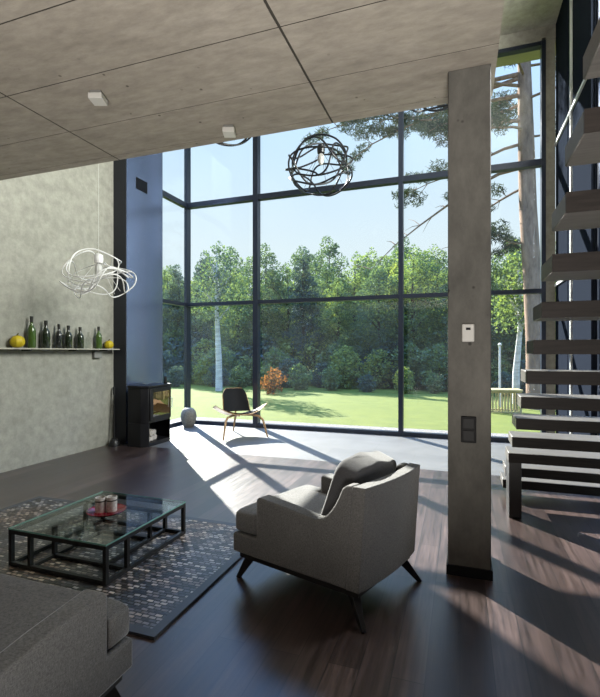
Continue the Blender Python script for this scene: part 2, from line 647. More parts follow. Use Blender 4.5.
M['crate'] = noisy('weathered yellow timber', (0.28, 0.22, 0.08), (0.45, 0.36, 0.16), 6, 0.8)
M['post'] = plain('pale painted post', (0.55, 0.55, 0.53), 0.6)

# ================================================================== the setting
XL, XR = -5.19, 1.40          # inner faces of the side walls
YG = 8.05                     # front glazing plane
XG = -5.27                    # side glazing plane
ZS = 3.29                     # underside of the mezzanine slab
YS, XS = 3.55, 0.22           # front and right edge of the slab
ZR = 6.53                     # underside of the roof
YB = -4.0                     # rear wall
T1, T2 = 2.41, 4.43           # transom heights
YP = 5.86                     # front of the chimney casing
XP, YP2 = -4.945, 6.78        # side face and far end of the chimney casing
YW = 5.82                     # wood / stone boundary

# floors
fl = MB().box(XL - 0.2, XR + 0.2, YB - 0.2, YW, -0.2, 0.0).build('floor', M['wood'])
struct(fl, 'dark oak plank floor')
fs = MB().box(XG - 0.1, XR + 0.2, YW, YG + 0.08, -0.2, 0.0).build('floor_stone', M['stone'])
struct(fs, 'pale stone floor strip along the glass wall')

# mezzanine slab with board-marked panels
core = struct(MB().box(XL - 0.2, XS, YB - 0.2, YS, ZS + 0.003, ZS + 0.31).build('ceiling', M['joint']), 'concrete mezzanine ceiling with board joints')
cb = MB()
xs = [XL - 0.2, -3.08, -0.965, XS]
ys = [YB - 0.2, -1.2, 0.3, 1.86, 2.40, 2.96, 3.46, YS]
for i in range(3):
    for j in range(len(ys) - 1):
        gx, gy = 0.009, (0.0055 if j in (2, 3, 4) else 0.004)
        if j >= 4:
            gx = 0.008
        cb.box(xs[i] + (gx if i else 0), xs[i + 1] - (gx if i < 2 else 0), ys[j] + gy, ys[j + 1] - (gy if j < len(ys) - 2 else 0), ZS, ZS + 0.0029)
cb.build('board_marked_panels', M['ceil'], core)

# roof
rf = MB().box(XG - 0.6, XR + 0.5, YB - 0.3, YG - 0.07, ZR, ZR + 0.3)
struct(rf.build('ceiling_upper', M['beam']), 'high concrete roof over the void')
bm_ = MB().box(XG, XR + 0.02, YG - 0.07, YG + 0.10, 6.32, ZR + 0.3)
struct(bm_.build('trim_1', M['beam']), 'concrete beam above the glass wall')
ov = MB().box(XG - 0.55, XR + 0.5, YG + 0.10, YG + 0.5, 6.36, 6.7)
ov.box(XG - 0.55, XG, YP2 - 1.2, YG + 0.1, 6.36, 6.7)
struct(ov.build('trim_2', M['soffit']), 'roof overhang outside the glass')

# walls
struct(MB().box(XL - 0.2, XL, YB - 0.2, YP, 0, ZR + 0.1).build('wall_left', M['plaster']), 'grey plastered side wall')
struct(MB().box(XL - 0.2, XR + 0.2, YB - 0.2, YB, 0, ZR + 0.1).build('wall_rear', M['panel_dark']), 'rear wall behind the viewpoint')
# chimney casing
ch = struct(MB().box(XL - 0.25, XP, YP, YP2, 0, ZR).build('wall_chimney', M['panel']), 'blue grey metal chimney casing beside the glass')
st = MB().box(XL, XP - 0.003, YP - 0.012, YP, 0, ZR).build('side_panel', M['strip'], ch)

# right wall: dark panels with reveals, then a tall window
wy0, wy1 = 3.70, 5.93  # window widened out of view to let the added fill lamp through
wl = MB()
wl.box(XR + 0.03, XR + 0.2, YB - 0.2, wy0, 0, ZR + 0.1)
wl.box(XR + 0.03, XR + 0.2, wy1, YG + 0.1, 0, ZR + 0.1)
for a, b in ((YB, -2.0), (-1.99, 0.2), (0.21, 2.4), (2.41, wy0), (wy1 + 0.03, 6.86), (6.96, 7.14), (7.17, YG - 0.07)):
    wl.box(XR, XR + 0.04, a, b, 0, ZR)
struct(wl.build('wall_right', M['panel_dark']), 'dark blue grey panelled wall behind the stairs')
pier = MB().box(1.265, XR - 0.002, YG - 0.05, YG + 0.10, 0, 6.32)
struct(pier.build('trim_3', M['beam']), 'narrow concrete pier at the right end of the glass')
tr = MB().box(XR - 0.02, XR + 0.035, 6.89, 6.93, 0, ZR)
struct(tr.build('trim_4', M['alu']), 'bright vertical metal edge on the panelled wall')
tr = MB().box(XR - 0.025, XR - 0.001, 6.05, 7.98, 4.63, 4.67)
struct(tr.build('trim_5', M['alu']), 'bright horizontal metal rail on the panelled wall, upper')
tr = MB().box(XR - 0.025, XR - 0.001, 6.95, 7.98, 2.46, 2.50)
struct(tr.build('trim_6', M['alu']), 'bright horizontal metal rail on the panelled wall, lower')


# glazing
def bars(name, parent, lst, m=None):
    for b in lst:
        MB().box(*b).build(name, m or M['frame'], parent, bevel=0.004, seg=1)


w1 = sroot('window_1', 'double height glass wall')
MX = [(-5.30, -5.235), (-3.765, -3.665), (-1.005, -0.925), (1.205, 1.265)]
for a, b in MX:
    MB().box(a, b, YG - 0.07, YG + 0.07, 0.0, 6.36).build('mullion', M['frame'], w1)
ZT = [(0.0, 0.07), (T1 - 0.035, T1 + 0.035), (T2 - 0.05, T2 + 0.05), (6.26, 6.36)]
for i in range(3):
    a, b = MX[i][1], MX[i + 1][0]
    for z0, z1 in ZT:
        MB().box(a, b, YG - 0.06, YG + 0.06, z0, z1).build('transom', M['frame'], w1)
    for k in range(3):
        MB().box(a - 0.01, b + 0.01, YG - 0.006, YG + 0.006, ZT[k][1] - 0.01, ZT[k + 1][0] + 0.01).build('pane', M['glass'], w1)
w2 = sroot('window_2', 'narrow side glass beside the chimney casing')
for z0, z1 in ZT:
    MB().box(XG - 0.06, XG + 0.06 - 0.03, YP2, YG - 0.075, z0, z1).build('transom', M['frame'], w2)
for k in range(3):
    MB().box(XG - 0.006, XG + 0.006, YP2, YG - 0.075, ZT[k][1] - 0.01, ZT[k + 1][0] + 0.01).build('pane', M['glass'], w2)
w3 = sroot('window_3', 'tall window in the right wall behind the stairs')
MB().box(XR + 0.05, XR + 0.15, wy0, wy0 + 0.06, 0, ZR).build('mullion', M['frame'], w3)
MB().box(XR + 0.05, XR + 0.15, wy1 - 0.06, wy1, 0, ZR).build('mullion', M['frame'], w3)
for y in (4.8,):
    MB().box(XR + 0.05, XR + 0.15, y - 0.03, y + 0.03, 0, ZR).build('mullion', M['frame'], w3)
for z in (0.0, T1, T2, 6.4):
    MB().box(XR + 0.05, XR + 0.15, wy0 + 0.06, wy1 - 0.06, z, z + 0.07).build('transom', M['frame'], w3)
MB().box(XR + 0.09, XR + 0.10, wy0 + 0.05, wy1 - 0.05, 0.05, 6.42).build('pane', M['glass'], w3)
# concrete pillar under the slab corner
pl = MB().box(-0.075, 0.187, 3.14, 3.50, 0, ZS).build('pillar', M['pillar'], bevel=0.006, seg=1)
struct(pl, 'square concrete pillar under the slab corner')
MB().box(-0.085, 0.197, 3.125, 3.515, 0, 0.062).build('plinth', M['trim'], pl)

# outside ground
def lawn_z(y):
    return -0.10 - 0.022 * max(0.0, min(y, 40.0) - 9.0)


g = MB()
yy = [9.35, 11, 14, 18, 24, 40, 160]
vs, fsx = [], []
for y in yy:
    vs += [(-120, y, lawn_z(y)), (120, y, lawn_z(y))]
for i in range(len(yy) - 1):
    fsx.append((2 * i, 2 * i + 1, 2 * i + 3, 2 * i + 2))
g.add(vs, fsx)
g.add([(-120, -60, -0.12), (XG - 0.9, -60, -0.12), (XG - 0.9, 9.35, -0.10), (-120, 9.35, -0.10)], [(0, 1, 2, 3)])
g.add([(XR + 1.2, -60, -0.12), (120, -60, -0.12), (120, 9.35, -0.10), (XR + 1.2, 9.35, -0.10)], [(0, 1, 2, 3)])
struct(g.build('lawn', M['lawn']), 'sunny mown lawn')
gv = MB().box(XG - 0.9, XR + 1.2, YG + 0.08, 9.36, -0.3, -0.085)
gv.box(XG - 0.9, XG - 0.1, -4, YG + 0.08, -0.3, -0.085)
struct(gv.build('path', M['gravel']), 'gravel strip along the house')

# ================================================================== staircase
RISE, GO = 0.19, 0.285
stair = thing('staircase', 'floating staircase of thick dark wooden treads along the panelled wall', 'stairs', (0.4, 5.23, 0))
for n in range(1, 19):
    y0 = 4.36 - GO * (n - 3) - 5.23
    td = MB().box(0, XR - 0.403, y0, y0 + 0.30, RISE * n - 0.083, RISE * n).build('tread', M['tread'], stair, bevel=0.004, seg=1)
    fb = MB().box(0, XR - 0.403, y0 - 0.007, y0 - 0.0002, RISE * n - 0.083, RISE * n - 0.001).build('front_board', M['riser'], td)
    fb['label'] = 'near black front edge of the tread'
MB().box(0.004, 0.104, 4.365 - 5.23, 4.62 - 5.23, 0.0, RISE * 3 - 0.083).build('support_leg', M['legwood'], stair, bevel=0.003, seg=1)

# ================================================================== upholstered seats


def sofa(name, label, cat, loc, rz, W, seats=1, group=None, taper=0.0, arm_front=-0.305):
    t = thing(name, label, cat, loc, rz, group)
    FY = -0.50
    h = W / 2
    at = 0.095
    zb = 0.185
    AY = arm_front
    # base body: rail under the cushions
    MB().box(-h + at, h - at, FY, 0.34, zb, 0.305).build('base', M['fabric'], t, bevel=0.02, seg=3)
    # arms with the side line sweeping up into the back
    prof = [(FY, zb), (FY, 0.295), (FY + 0.005, 0.305), (AY, 0.305), (AY, 0.54), (AY + 0.007, 0.555), (AY + 0.025, 0.56), (-0.1, 0.543), (0.10, 0.518)]
    for k in range(1, 9):
        a = k / 8
        prof.append((0.10 + 0.20 * a, 0.515 + 0.205 * (a ** 2.4)))
    prof += [(0.325, 0.738), (0.362, 0.740), (0.328, zb)]
    for sx in (-1, 1):
        x0, x1 = (h - at, h) if sx > 0 else (-h, -h + at)
        MB().prism(prof, x0, x1, 'x').build('arm', M['fabric'], t, bevel=0.012, seg=2)
    # back, gently bowed
    bk = MB()
    nseg = 12

    def back(u, v, off):
        x = (u - 0.5) * 2 * h
        bow = 0.030 * (1 - (2 * u - 1) ** 2)
        z = zb + (0.742 - zb) * v
        y = 0.40 + 0.04 * v + bow
        return (x, y - off, z)
    vs, fq = [], []
    for off in (0.0, 0.075):
        for i in range(nseg + 1):
            for v in (0, 1):
                vs.append(back(i / nseg, v, off))
    B = 2 * (nseg + 1)
    for i in range(nseg):
        a, b = 2 * i, 2 * i + 2
        fq += [(a, b, b + 1, a + 1), (a + B, a + 1 + B, b + 1 + B, b + B), (a + 1, b + 1, b + 1 + B, a + 1 + B), (a, a + B, b + B, b)]
    fq += [(0, 1, 1 + B, B), (2 * nseg, 2 * nseg + B, 2 * nseg + 1 + B, 2 * nseg + 1)]
    bk.add(vs, fq).build('backrest', M['fabric'], t, bevel=0.004, seg=2)
    # cushions
    iw = (W - 2 * at) / seats
    for i in range(seats):
        cx = -h + at + iw * (i + 0.5)
        sc = MB()
        sc.superell((cx, -0.105, 0.377), (iw / 2 - 0.004, 0.385, 0.075), 0.30, 0.12, 64, 20)
        # T-shaped lip in front of the arms
        lo, hi = (cx - iw / 2 - (at if i == 0 else 0)), (cx + iw / 2 + (at if i == seats - 1 else 0))
        sc.build('seat_cushion', M['fabric'], t, smooth=True)
        lip = MB()
        lip.superell(((lo + hi) / 2, (FY + AY) / 2 - 0.003, 0.377), ((hi - lo) / 2 - 0.003, (AY - FY) / 2 - 0.001, 0.073), 0.30, 0.22, 48, 20)
        lip.build('cushion_lip', M['fabric'], t, smooth=True)
        bc = MB()
        Mx = Matrix.Rotation(R(-19), 3, 'X')
        bc.superell((0, 0, 0), (iw / 2 + 0.012, 0.092, 0.225), 0.34, 0.24, 56, 24)
        rnd = random.Random(7 + i)
        vv = []
        for v in bc.v:
            x, y, z = v
            s = (1 - abs(x / (iw / 2)) ** 3)
            y = y * (0.84 + 0.24 * s) + 0.006 * math.sin(x * 31 + z * 9) * math.sin(z * 23)
            z = z + 0.012 * math.sin(x * 14 + 1.0)
            q = Mx @ Vector((x, y, z))
            vv.append((q.x + cx, q.y + 0.205, q.z + 0.605))
        bc.v = vv
        bc.build('back_cushion', M['fabric_dark'], t, smooth=True)
    # black plinth frame and splayed legs
    pf = MB()
    pf.box(-h + 0.03, h - 0.03, FY + 0.03, FY + 0.09, 0.145, zb)
    pf.box(-h + 0.03, h - 0.03, 0.32, 0.38, 0.145, zb)
    pf.box(-h + 0.03, -h + 0.09, FY + 0.09, 0.32, 0.145, zb)
    pf.box(h - 0.09, h - 0.03, FY + 0.09, 0.32, 0.145, zb)
    pf.build('underframe', M['legwood'], t)
    for sx in (-1, 1):
        MB().bar((sx * (h - 0.075), -0.41, 0.158), (sx * (h - 0.04), -0.495, 0.0), (0.055, 0.06), (0.024, 0.026)).build('leg', M['legwood'], t, bevel=0.003, seg=1)
        MB().bar((sx * (h - 0.075), 0.325, 0.158), (sx * (h + 0.01), 0.435, 0.0), (0.055, 0.06), (0.024, 0.026)).build('leg', M['legwood'], t, bevel=0.003, seg=1)
    if taper:
        for ch_ in t.children:
            for v in ch_.data.vertices:
                v.co.x *= 1 - taper * v.co.y
    return t


sofa('armchair', 'grey upholstered armchair with splayed black legs in front of the pillar', 'armchair', (-0.762, 2.797, 0), R(-110), 0.72, taper=0.18)
sofa('sofa', 'grey upholstered sofa cut off by the lower left corner, facing the glass table', 'sofa', (-2.19, 1.01, 0), R(180), 1.90, 2, arm_front=-0.36)

# ================================================================== rug and coffee table
rx0, rx1, ry0, ry1 = -3.95, -1.45, 1.92, 3.42
rug = thing('rug', 'dark patchwork leather rug under the glass coffee table', 'rug', (0, 0, 0))
MB().box(rx0 + 0.055, rx1 - 0.055, ry0 + 0.055, ry1 - 0.055, 0.0, 0.016).build('pile', M['rug'], rug)
rb = MB()
rb.box(rx0, rx1, ry0, ry0 + 0.055, 0, 0.017)
rb.box(rx0, rx1, ry1 - 0.055, ry1, 0, 0.017)
rb.box(rx0, rx0 + 0.055, ry0 + 0.055, ry1 - 0.055, 0, 0.017)
rb.box(rx1 - 0.055, rx1, ry0 + 0.055, ry1 - 0.055, 0, 0.017)
rb.build('border', M['rug_edge'], rug)

tx0, tx1, ty0, ty1 = -2.86, -2.045, 2.24, 3.10
TZ = 0.017
tb = thing('coffee_table', 'low coffee table with black box frame and greenish glass top', 'table', ((tx0 + tx1) / 2, (ty0 + ty1) / 2, TZ))
hx, hy = (tx1 - tx0) / 2, (ty1 - ty0) / 2
w = 0.026


def ring(mb, x0, x1, y0, y1, z0, z1):
    mb.box(x0, x1, y0, y0 + w, z0, z1)
    mb.box(x0, x1, y1 - w, y1, z0, z1)
    mb.box(x0, x0 + w, y0 + w, y1 - w, z0, z1)
    mb.box(x1 - w, x1, y0 + w, y1 - w, z0, z1)
    return mb


ring(MB(), -hx, hx, -hy, hy, 0.215, 0.241).build('top_frame', M['black'], tb)
ring(MB(), -hx, hx, -hy, hy, 0.0, 0.026).build('bottom_frame', M['black'], tb)
for x in (-hx, hx - w):
    for y in (-hy, hy - w):
        MB().box(x, x + w, y, y + w, 0.026, 0.215).build('leg', M['black'], tb)
ix, iy = 0.17, 0.19
inner = [(-hx + ix, -hy), (hx - ix - w, hy - w), (hx - w, -hy + iy), (-hx, hy - iy - w), (-hx + ix, -hy + iy), (hx - ix - w, hy - iy - w)]
for x, y in inner:
    MB().box(x, x + w, y, y + w, 0.026, 0.215).build('leg', M['black'], tb)
ring(MB(), -hx + ix, hx - ix, -hy + iy, hy - iy, 0.002, 0.024).build('inner_frame', M['black'], tb)
for bx in ((-hx + ix, -hx + ix + w, -hy + w, -hy + iy, 0.002, 0.024),
           (hx - ix - w, hx - ix, hy - iy, hy - w, 0.002, 0.024),
           (hx - ix, hx - w, -hy + iy, -hy + iy + w, 0.002, 0.024),
           (-hx + w, -hx + ix, hy - iy - w, hy - iy, 0.002, 0.024),
           (-hx + w, hx - w, hy - iy - w, hy - iy, 0.217, 0.239)):
    MB().box(*bx).build('cross_bar', M['black'], tb)
tg = MB().box(-hx, hx, -hy, hy, 0.2425, 0.2525).build('glass_top', M['tglass'], tb)
ed = MB()
e = 0.0015
ed.box(-hx - e, hx + e, -hy - e, -hy, 0.2425, 0.2525)
ed.box(-hx - e, hx + e, hy, hy + e, 0.2425, 0.2525)
ed.box(-hx - e, -hx, -hy, hy, 0.2425, 0.2525)
ed.box(hx, hx + e, -hy, hy, 0.2425, 0.2525)
ed.build('glass_edge', M['tedge'], tg)
ZT_ = TZ + 0.2525

tray = MB().lathe([(0.0, 0.0), (0.10, 0.0), (0.125, 0.006), (0.138, 0.020), (0.134, 0.021), (0.12, 0.010), (0.0, 0.007)], 40, (0, 0, 0)).build('tray', M['red'], smooth=True)
tray.location = (-2.46, 2.70, ZT_)
tag(tray, 'round red lacquer tray on the glass table', 'tray')
for (x, y, lab) in ((-2.488, 2.672, 'patterned white cup on the red tray, the left one'), (-2.425, 2.715, 'patterned white cup on the red tray, the right one')):
    cu = thing('cup', lab, 'cup', (x, y, ZT_ + 0.0075), 0, 'cups on the red tray')
    MB().lathe([(0.0, 0), (0.035, 0), (0.037, 0.004), (0.038, 0.108), (0.035, 0.109), (0.032, 0.012), (0.0, 0.010)], 28).build('cup_body', M['ceramic'], cu, smooth=True)
    MB().lathe([(0.0382, 0.078), (0.0385, 0.080), (0.0385, 0.086), (0.0382, 0.088), (0.0379, 0.083)], 28).build('band', M['ceramic_band'], cu, smooth=True)

# ================================================================== shell lounge chair
ck = thing('lounge_chair', 'three legged shell chair with oak seat and black leather pads by the glass wall', 'chair', (-3.655, 7.20, 0), R(43))


def seat_pt(u, v):
    a = 2 * u - 1
    x = a * 0.46
    yf = -0.33 + 0.16 * abs(a) ** 1.5
    yb = 0.24 - 0.18 * abs(a) ** 1.6
    y = yf + (yb - yf) * v
    z = 0.385 + 0.17 * abs(a) ** 2.2 - 0.055 * v + 0.012 * (1 - abs(a)) * math.cos(v * PI)
    return (x, y, z)


MB().grid(seat_pt, 28, 10, 0.014).build('seat', M['oak'], ck, smooth=True)
MB().grid(lambda u, v: tuple(Vector(seat_pt(0.2 + 0.6 * u, 0.10 + 0.85 * v)) + Vector((0, 0, 0.022))), 20, 10, 0.021).build('seat_pad', M['leather'], ck, smooth=True)


def back_pt(u, v):
    a = 2 * u - 1
    wv = 0.25 - 0.03 * v - 0.10 * max(0, v - 0.75) ** 2 * 16 * abs(a) ** 3 * 0.4
    x = a * wv
    y = 0.20 + 0.20 * v - 0.05 * a * a
    z = 0.39 + 0.405 * v - 0.05 * max(0, (abs(a) - 0.55)) ** 2 * 4 * (v > 0.5) * v
    return (x, y, z)


def sheet(fn, t, nu=20, nv=14):
    mb = MB()
    mb.grid(fn, nu, nv)
    n0 = len(mb.v)
    mb2 = MB()
    vs = [Vector(v) for v in mb.v]
    back_ = [v + Vector((0, t, -t * 0.3)) for v in vs]
    mb2.add(vs, mb.f)
    mb2.add(back_, [f[::-1] for f in mb.f])
    # rim
    ii = [i * (nv + 1) for i in range(nu + 1)] + [nu * (nv + 1) + j for j in range(1, nv + 1)] + \
         [i * (nv + 1) + nv for i in range(nu - 1, -1, -1)] + [j for j in range(nv - 1, 0, -1)]
    for k in range(len(ii)):
        a, b = ii[k], ii[(k + 1) % len(ii)]
        mb2.f.append((a, b, b + n0, a + n0))
    return mb2


sheet(back_pt, 0.013).build('back_shell', M['oak'], ck, smooth=True)
sheet(lambda u, v: tuple(Vector(back_pt(0.03 + 0.94 * u, 0.02 + 0.965 * v)) + Vector((0, -0.024, 0))), 0.022).build('back_pad', M['leather'], ck, smooth=True)
for sx in (-1, 1):
    pts = [(sx * 0.02, 0.02, 0.345), (sx * 0.17, -0.13, 0.352), (sx * 0.27, -0.24, 0.345), (sx * 0.325, -0.315, 0.29), (sx * 0.355, -0.355, 0.15), (sx * 0.385, -0.39, 0.0)]
    MB().tube(pts, [0.014, 0.016, 0.018, 0.020, 0.017, 0.012], 10).build('leg', M['oak'], ck, smooth=True)
MB().tube([(0, 0.0, 0.33), (0, 0.14, 0.325), (0, 0.25, 0.29), (0, 0.33, 0.15), (0, 0.39, 0.0)], [0.014, 0.018, 0.020, 0.017, 0.012], 10).build('leg', M['oak'], ck, smooth=True)
MB().box(-0.03, 0.03, 0.16, 0.30, 0.318, 0.330).build('bracket', M['oak'], ck)
MB().tube([(0, 0.22, 0.30), (0, 0.25, 0.40), (0, 0.29, 0.50)], [0.013, 0.012, 0.009], 8).build('back_support', M['oak'], ck, smooth=True)

vz = MB().lathe([(0.0, 0), (0.085, 0), (0.10, 0.015), (0.115, 0.06), (0.142, 0.14), (0.152, 0.21), (0.142, 0.28), (0.115, 0.335), (0.075, 0.365), (0.06, 0.37), (0.05, 0.362), (0.0, 0.355)], 36).build('vase', M['vase'], smooth=True)
vz.location = (-4.96, 7.62, 0)
tag(vz, 'egg shaped grey stoneware vase on the stone floor in the glass corner', 'vase')

# ================================================================== wood stove
sv = thing('wood_stove', 'black cast iron wood burning stove standing against the chimney casing', 'stove', (-4.70, 6.065, 0))
SX0, SX1, SY = -0.105, 0.225, 0.345
foot = [(SX0, -SY), (0.13, -SY), (SX1, -0.27), (SX1, 0.27), (0.13, SY), (SX0, SY)]
MB().prism(foot, 0.36, 0.90, 'z').build('firebox', M['iron'], sv, bevel=0.006, seg=2)
tp = [(SX0, -SY - 0.012), (0.14, -SY - 0.012), (SX1 + 0.014, -0.28), (SX1 + 0.014, 0.28), (0.14, SY + 0.012), (SX0, SY + 0.012)]
MB().prism(tp, 0.90, 0.935, 'z').build('top_plate', M['iron'], sv, bevel=0.006, seg=2)
nb = MB()
nb.prism(foot, 0.0, 0.06, 'z')
nb.box(SX0, SX0 + 0.02, -SY, SY, 0.06, 0.36)
nb.box(SX0 + 0.02, 0.12, -SY, -SY + 0.02, 0.06, 0.36)
nb.box(SX0 + 0.02, 0.12, SY - 0.02, SY, 0.06, 0.36)
nb.prism([(0.12, -SY), (0.13, -SY), (SX1, -0.27), (SX1, -0.255), (0.12, -SY + 0.02)], 0.06, 0.36, 'z')
nb.prism([(0.12, SY), (0.13, SY), (SX1, 0.27), (SX1, 0.255), (0.12, SY - 0.02)], 0.06, 0.36, 'z')
nb.build('log_niche', M['iron'], sv)
dr = MB()
dy0, dy1, dz0, dz1 = -0.262, 0.262, 0.395, 0.885
dr.box(SX1 + 0.001, SX1 + 0.024, dy0, -0.19, dz0, dz1)
dr.box(SX1 + 0.001, SX1 + 0.024, 0.245, dy1, dz0, dz1)
dr.box(SX1 + 0.001, SX1 + 0.024, -0.19, 0.245, dz0, 0.455)
dr.box(SX1 + 0.001, SX1 + 0.024, -0.19, 0.245, 0.83, dz1)
dro = dr.build('door', M['iron'], sv, bevel=0.003, seg=1)
MB().box(SX1 + 0.006, SX1 + 0.014, -0.192, 0.247, 0.453, 0.832).build('door_glass', M['stove_glass'], dro)
MB().tube([(SX1 + 0.024, 0.253, 0.55), (SX1 + 0.05, 0.253, 0.56), (SX1 + 0.05, 0.253, 0.70), (SX1 + 0.024, 0.253, 0.71)], 0.007, 8).build('handle', M['alu'], dro, smooth=True)
rnd = random.Random(3)
for i, (y, z) in enumerate(((-0.20, 0.105), (-0.10, 0.105), (0.0, 0.105), (-0.15, 0.19), (-0.05, 0.19))):
    lg = MB().tube([(-4.775, 6.065 + y, z), (-4.52 - 0.02 * (i % 3), 6.065 + y + rnd.uniform(-.008, .008), z)], 0.044, 9).build('firewood_log', M['log'], smooth=True)
    tag(lg, 'pale split log stacked in the niche under the stove', 'log', 'logs in the stove niche')
orn = MB().lathe([(0.0, 0), (0.028, 0), (0.03, 0.01), (0.022, 0.05), (0.026, 0.08), (0.016, 0.10), (0.018, 0.115), (0.0, 0.125)], 18).build('figurine', M['iron'], smooth=True)
orn.location = (-4.56, 6.33, 0.936)
tag(orn, 'tiny dark turned ornament on top of the stove', 'ornament')

# fireplace tool leaning beside the chimney casing
tl = thing('fireplace_broom', 'long black fireplace broom leaning against the plastered wall beside the stove', 'broom', (-5.07, 5.74, 0))
MB().tube([(0.02, -0.03, 0.10), (-0.06, 0.05, 0.80)], 0.009, 8).build('pole', M['black'], tl, smooth=True)
MB().tube([(-0.058, 0.048, 0.78), (-0.072, 0.062, 0.90)], [0.015, 0.018], 10).build('handle', M['black'], tl, smooth=True)
MB().lathe([(0.0, 0), (0.085, 0), (0.08, 0.05), (0.045, 0.11), (0.0, 0.125)], 18, (0.02, -0.03, 0)).build('brush', M['black'], tl, smooth=True)

# vent grille in the casing
vg = thing('vent_grille', 'dark rectangular vent grille high on the blue grey chimney casing', 'vent', (XP, 6.22, 4.19))
MB().box(0.0, 0.008, -0.135, 0.135, -0.092, 0.092).build('plate', M['slot'], vg)
sl = MB()
for k in range(7):
    z = -0.075 + k * 0.025
    sl.box(0.008, 0.012, -0.115, 0.115, z - 0.006, z + 0.006)
sl.build('louvre', M['panel_dark'], vg)

# ================================================================== shelf with bottles
shf = thing('wall_shelf', 'thin metal shelf on the plastered wall holding bottles', 'shelf', (XL, 0, 1.5))
MB().box(0, 0.15, 3.2, 5.82, -0.018, 0.0).build('board', M['beam'], shf, bevel=0.002, seg=1)
for y in (3.62, 4.25, 4.98, 5.56):
    MB().box(0, 0.145, y - 0.012, y + 0.012, -0.036, -0.018).build('bracket', M['black'], shf)
dv = MB().box(XL, XL + 0.05, 5.40, 5.55, 1.36, 1.46).build('socket_box', M['grey_plastic'], bevel=0.004)
tag(dv, 'small grey box fixed to the wall under the right end of the shelf', 'box')


def bottle(y, H, r, m, lab, collar=True):
    t = thing('bottle', lab, 'bottle', (XL + 0.075, y, 1.5), 0, 'bottles on the wall shelf')
    k = H / 0.30
    MB().lathe([(0, 0), (r * .9, 0), (r, 0.006), (r, 0.155 * k), (r * .93, 0.18 * k), (r * .6, 0.205 * k), (r * .38, 0.225 * k), (r * .34, 0.28 * k), (r * .40, 0.283 * k), (r * .40, 0.296 * k), (r * .3, 0.30 * k), (0, 0.298 * k)], 22).build('bottle_body', m, t, smooth=True)
    if collar:
        MB().lathe([(r * .36, 0.245 * k), (r * .39, 0.246 * k), (r * .43, 0.281 * k), (r * .44, 0.3005 * k), (0, 0.3025 * k)], 18).build('neck_foil', M['foil'], t, smooth=True)
    return t


bottle(4.32, 0.40, 0.048, M['bottle_g'], 'tallest green bottle on the wall shelf, next to the left gourd')
bottle(4.53, 0.36, 0.052, M['bottle_d'], 'dark green bottle second from the left on the wall shelf')
bottle(4.735, 0.325, 0.043, M['bottle_k'], 'smoky black bottle third from the left on the wall shelf')
bottle(4.895, 0.315, 0.050, M['bottle_d'], 'dark olive bottle fourth from the left on the wall shelf')
bottle(5.10, 0.305, 0.050, M['bottle_d'], 'dark olive bottle beside the clear bottle on the wall shelf')
bottle(5.255, 0.24, 0.036, M['clear'], 'clear glass bottle between two darker ones on the wall shelf', False)
bottle(5.455, 0.33, 0.046, M['bottle_g'], 'green bottle beside the small right gourd on the wall shelf')
for y, r, lab in ((4.115, 0.083, 'larger yellow gourd at the left end of the bottle row'), (5.655, 0.068, 'smaller yellow gourd at the right end of the bottle row')):
    gd = thing('gourd', lab, 'gourd', (XL + 0.085, y, 1.5), 0, 'yellow gourds on the wall shelf')
    mb = MB()
    vs, fq = [], []
    nu, nv = 40, 16
    for i in range(nv + 1):
        ph = -PI / 2 + PI * i / nv
        for k in range(nu):
            th = 2 * PI * k / nu
            rr = r * (1 - 0.07 * abs(math.sin(th * 4)) ** 0.6) * math.cos(ph) ** 0.85
            vs.append((rr * math.cos(th), rr * math.sin(th), 0.92 * r + 0.92 * r * math.sin(ph)))
    for i in range(nv):
        for k in range(nu):
            fq.append((i * nu + k, i * nu + (k + 1) % nu, (i + 1) * nu + (k + 1) % nu, (i + 1) * nu + k))
    mb.add(vs, fq).build('gourd_body', M['yellow'], gd, smooth=True)
    MB().tube([(0, 0, 1.80 * r), (0.004, 0, 2.02 * r), (0.016, 0.004, 2.15 * r)], [0.012, 0.008, 0.007], 8).build('stem', M['stemgreen'], gd, smooth=True)

# ================================================================== devices on the pillar and ceiling
th = thing('thermostat', 'white wall thermostat at eye height on the concrete pillar', 'thermostat', (0.05, 3.14, 1.573))
MB().box(-0.038, 0.038, -0.022, 0, -0.058, 0.058).build('case', M['white'], th, bevel=0.008, seg=3)
MB().box(-0.014, 0.014, -0.0235, -0.0215, 0.018, 0.034).build('display', M['slot'], th)
sw = thing('switch_panel', 'tall black switch panel on the concrete pillar below the thermostat', 'switch', (0.052, 3.14, 0.95))
MB().box(-0.046, 0.046, -0.014, 0, -0.084, 0.084).build('plate', M['slot'], sw, bevel=0.003, seg=1)
MB().box(-0.034, 0.034, -0.017, -0.0135, 0.006, 0.072).build('rocker', M['trim'], sw, bevel=0.002, seg=1)
MB().box(-0.034, 0.034, -0.017, -0.0135, -0.072, -0.006).build('rocker', M['trim'], sw, bevel=0.002, seg=1)
for (x, y, lab) in ((-2.43, 2.585, 'white box spotlight on the concrete ceiling further from the glass'), (-1.783, 3.33, 'white box spotlight near the edge of the concrete ceiling')):
    sp = thing('ceiling_spotlight', lab, 'spotlight', (x, y, ZS), R(20), 'box spotlights on the ceiling')
    MB().box(-0.04, 0.04, -0.045, 0.045, -0.022, 0).build('mount', M['grey_plastic'], sp, bevel=0.002, seg=1)
    MB().box(-0.048, 0.048, -0.055, 0.055, -0.062, -0.022).build('lamp_head', M['white'], sp, bevel=0.004, seg=2)


